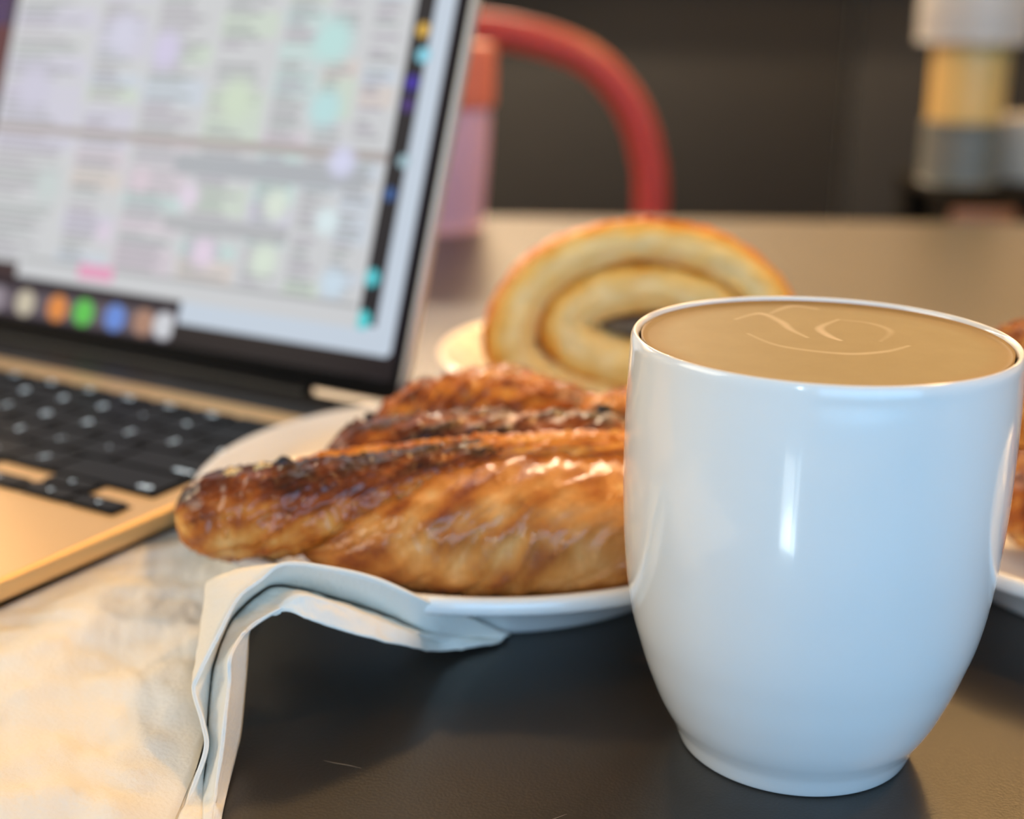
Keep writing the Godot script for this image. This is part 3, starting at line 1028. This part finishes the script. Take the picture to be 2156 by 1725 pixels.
func side_table() -> void:
	var wood := mat(rgb8(128, 82, 46), 0.5)
	var dark := mat(rgb8(24, 22, 19), 0.7)
	dark.metallic_specular = 0.1
	var t := thing("side_table", "small dark stand with a brown edge, behind the far right table edge", "table")
	var g := Geo.new()
	g.slab(0.226, 0.17, 0.008, 0.01, 0.002, Vector3(0.487, 0.732, -1.292))
	obj("table_top", g, dark, t)
	g = Geo.new()
	g.box(Vector3(0.378, 0.66, -1.222), Vector3(0.598, 0.732, -1.21), 0.002)
	obj("apron", g, dark, t)
	g = Geo.new()
	g.box(Vector3(0.382, 0.672, -1.21), Vector3(0.44, 0.728, -1.204), 0.002)
	obj("drawer", g, wood, t)
	for x in [0.396, 0.58]:
		for z in [-1.236, -1.354]:
			g = Geo.new()
			g.box(Vector3(x - 0.018, 0, z - 0.018), Vector3(x + 0.018, 0.732, z + 0.018), 0.002)
			obj("leg", g, dark, t)
	var j := thing("glass_jar", "amber jar with a pale grey lid on the side table, top right corner", "jar", Vector3(0.415, 0.740, -1.3))
	g = Geo.new()
	g.lathe(smooth_profile([V2(0.0001, 0.0), V2(0.034, 0.0), V2(0.036, 0.003), V2(0.036, 0.05), V2(0.034, 0.056), V2(0.0001, 0.057)], 3), 64)
	obj("base", g, mat(rgb8(104, 106, 98), 0.4), j)
	g = Geo.new()
	g.lathe(smooth_profile([V2(0.033, 0.0565), V2(0.0335, 0.058), V2(0.034, 0.12), V2(0.033, 0.1255)], 3), 64)
	obj("body", g, mat(rgb8(214, 176, 104), 0.35), j)
	g = Geo.new()
	g.lathe(smooth_profile([V2(0.0001, 0.126), V2(0.046, 0.126), V2(0.049, 0.13), V2(0.05, 0.152), V2(0.049, 0.172), V2(0.046, 0.177), V2(0.0001, 0.18)], 3), 64)
	obj("lid", g, mat(rgb8(180, 178, 172), 0.45), j)
	var d := Geo.new()
	d.lathe(smooth_profile([V2(0.0001, 0.0), V2(0.03, 0.0), V2(0.034, 0.003), V2(0.036, 0.04), V2(0.034, 0.058), V2(0.03, 0.056), V2(0.0001, 0.052)], 3), 48, Vector3(0.487, 0.740, -1.33))
	var b := obj("cream_bowl", d, mat(rgb8(168, 164, 152), 0.45))
	tag(b, "small pale grey pot beside the amber jar, at the right picture edge", "bowl")


# ------------------------------------------------------------------ lamps
func lamps() -> void:
	var black := mat(rgb8(26, 25, 24), 0.4)
	var warm := Color(1.0, 0.79, 0.50)
	# long linear pendant over the right of the room
	var t := thing("linear_pendant", "long warm linear pendant lamp over the right of the room", "lamp")
	var g := Geo.new()
	g.box(Vector3(0.71, 1.965, -2.25), Vector3(0.83, 2.02, -0.7), 0.004)
	obj("housing", g, black, t)
	var glow := mat(Color(1, 0.9, 0.75), 0.5)
	glow.emission_enabled = true
	glow.emission = warm
	glow.emission_energy_multiplier = 4.0
	g = Geo.new()
	g.box(Vector3(0.72, 1.955, -2.24), Vector3(0.82, 1.9655, -0.71), 0.002)
	obj("diffuser_lamp", g, glow, t)
	area("linear_light", Vector3(0.77, 1.953, -1.475), Vector3.DOWN, Vector2(0.1, 1.5), 1.4, warm, t)
	for z in [-2.1, -0.85]:
		g = Geo.new()
		g.tube(PackedVector3Array([Vector3(0.77, 2.02, z), Vector3(0.77, 2.3, z), Vector3(0.77, 2.6, z)]), 0.003, 8)
		obj("cord", g, black, t)
	# pendant over the laptop, left
	pendant(Vector3(-0.14, 1.55, -1.12), "warm pendant lamp with a black shade hanging behind the laptop", 0.10)
	pendant(Vector3(0.6, 1.55, -0.36), "added warm pendant lamp with a black shade, unseen, brightens the pastries from the right", 0.34)  # second pendant, added out of view to brighten the swirl pastry
	# added fill panel out of view at the left, nearer than the laptop
	var f := thing("added_fill_panel", "added fill light, a large square fabric panel unseen at the left of the camera", "lamp")
	var turn := Basis.looking_at(Vector3(1.5, -0.9, -0.12), Vector3.UP)
	f.transform = Transform3D(turn, Vector3(-1.65, 1.7, -0.2))
	g = Geo.new()
	for b in [[-0.52, -0.5, -0.52, 0.52], [0.5, 0.52, -0.52, 0.52], [-0.5, 0.5, -0.52, -0.5], [-0.5, 0.5, 0.5, 0.52]]:
		g.box(Vector3(b[0], b[2], -0.01), Vector3(b[1], b[3], 0.05), 0.002)
	obj("frame", g, black, f)
	var fabric := mat(Color(0.95, 0.92, 0.85), 0.8)
	fabric.emission_enabled = true
	fabric.emission = Color(1.0, 0.92, 0.8)
	fabric.emission_energy_multiplier = 1.0
	g = Geo.new()
	g.box(Vector3(-0.5, -0.5, 0.0), Vector3(0.5, 0.5, 0.03), 0.002)
	obj("fill_panel_face", g, fabric, f)
	area("fill_panel_light", f.transform * Vector3(0, 0, -0.012), -turn.z, Vector2(1.0, 1.0), 1.25, Color(1.0, 0.96, 0.88), f)
	g = Geo.new()
	g.tube(PackedVector3Array([f.transform.affine_inverse() * Vector3(-1.65, 2.6, -0.2), Vector3(0, 0.51, 0.03)]), 0.004, 8)
	obj("cord", g, black, f)
	area("added_uplight", Vector3(0.77, 2.03, -1.475), Vector3.UP, Vector2(0.1, 1.5), 1.6, warm, t)  # upward light added to brighten the soffit and ceiling
	# added glowing box behind and left of the camera, makes the cup streak
	var n := thing("added_lantern", "added square glowing box, unseen behind the camera, for the bright streak on the cup", "lamp", Vector3(-0.44, 0, 0.86))
	g = Geo.new()
	g.slab(0.19, 0.19, 0.02, 0.004, 0.002)
	g.slab(0.19, 0.19, 0.02, 0.004, 0.002, Vector3(0, 0.52, 0))
	for x in [-0.086, 0.086]:
		for z in [-0.086, 0.086]:
			g.box(Vector3(x - 0.006, 0.02, z - 0.006), Vector3(x + 0.006, 0.52, z + 0.006), 0.001)
	obj("frame", g, black, n)
	var paper := mat(Color(0.95, 0.95, 0.92), 0.8)
	paper.emission_enabled = true
	paper.emission = Color(0.9, 0.97, 1.0)
	paper.emission_energy_multiplier = 2.8
	g = Geo.new()
	g.slab(0.15, 0.15, 0.32, 0.004, 0.002, Vector3(0, 0.18, 0))
	obj("added_glow_box", g, paper, n)
	omni("added_lantern_light", Vector3(-0.38, 0.34, 0.74), 0.04, Color(0.9, 0.97, 1.0), 0.08, n)
	# added strip lamp, unseen, brightens the cream wall that the table reflects
	var s := thing("added_strip_lamp", "added long warm strip lamp, unseen under the grey bulkhead, brightens the back wall", "lamp")
	g = Geo.new()
	g.box(Vector3(-2.4, 1.785, -2.50), Vector3(2.4, 1.80, -2.46), 0.002)
	obj("strip", g, glow, s)
	area("added_strip_light", Vector3(-1.1, 1.783, -2.48), Vector3(0, -1, -0.12), Vector2(2.6, 0.04), 11.5, Color(1.0, 0.91, 0.8), s)
	area("added_strip_light", Vector3(1.3, 1.783, -2.48), Vector3(0, -1, -0.12), Vector2(2.2, 0.04), 1.3, Color(1.0, 0.82, 0.56), s)


func pendant(at: Vector3, label: String, energy: float) -> void:
	var black := mat(rgb8(26, 25, 24), 0.4)
	var warm := Color(1.0, 0.79, 0.50)
	var p := thing("globe_pendant", label, "lamp", at, "shaded pendants over the table")
	var g := Geo.new()
	g.lathe(smooth_profile([V2(0.16, 0.0), V2(0.155, 0.06), V2(0.12, 0.13), V2(0.05, 0.17), V2(0.02, 0.19), V2(0.0001, 0.19)], 3).map(func(q): return q) + [V2(0.0001, 0.186), V2(0.048, 0.165), V2(0.116, 0.127), V2(0.151, 0.06), V2(0.156, 0.0), V2(0.16, 0.0)], 64, Vector3.ZERO, [], false)
	obj("lamp_shade", g, black, p)
	g = Geo.new()
	var ball := []
	for k in 17:
		var a := PI * k / 16.0
		ball.append(V2(maxf(0.045 * sin(a), 0.0001), 0.06 - 0.045 * cos(a)))
	g.lathe(ball, 32)
	var bulb_m := mat(Color(1, 0.9, 0.75), 0.5)
	bulb_m.emission_enabled = true
	bulb_m.emission = warm
	bulb_m.emission_energy_multiplier = 8.0
	obj("bulb", g, bulb_m, p)
	g = Geo.new()
	g.tube(PackedVector3Array([Vector3(0, 0.19, 0), Vector3(0, 0.5, 0), Vector3(0, 1.05, 0)]), 0.003, 8)
	obj("cord", g, black, p)
	omni("globe_light", at + Vector3(0, 0.06, 0), energy, warm, 0.045, p)
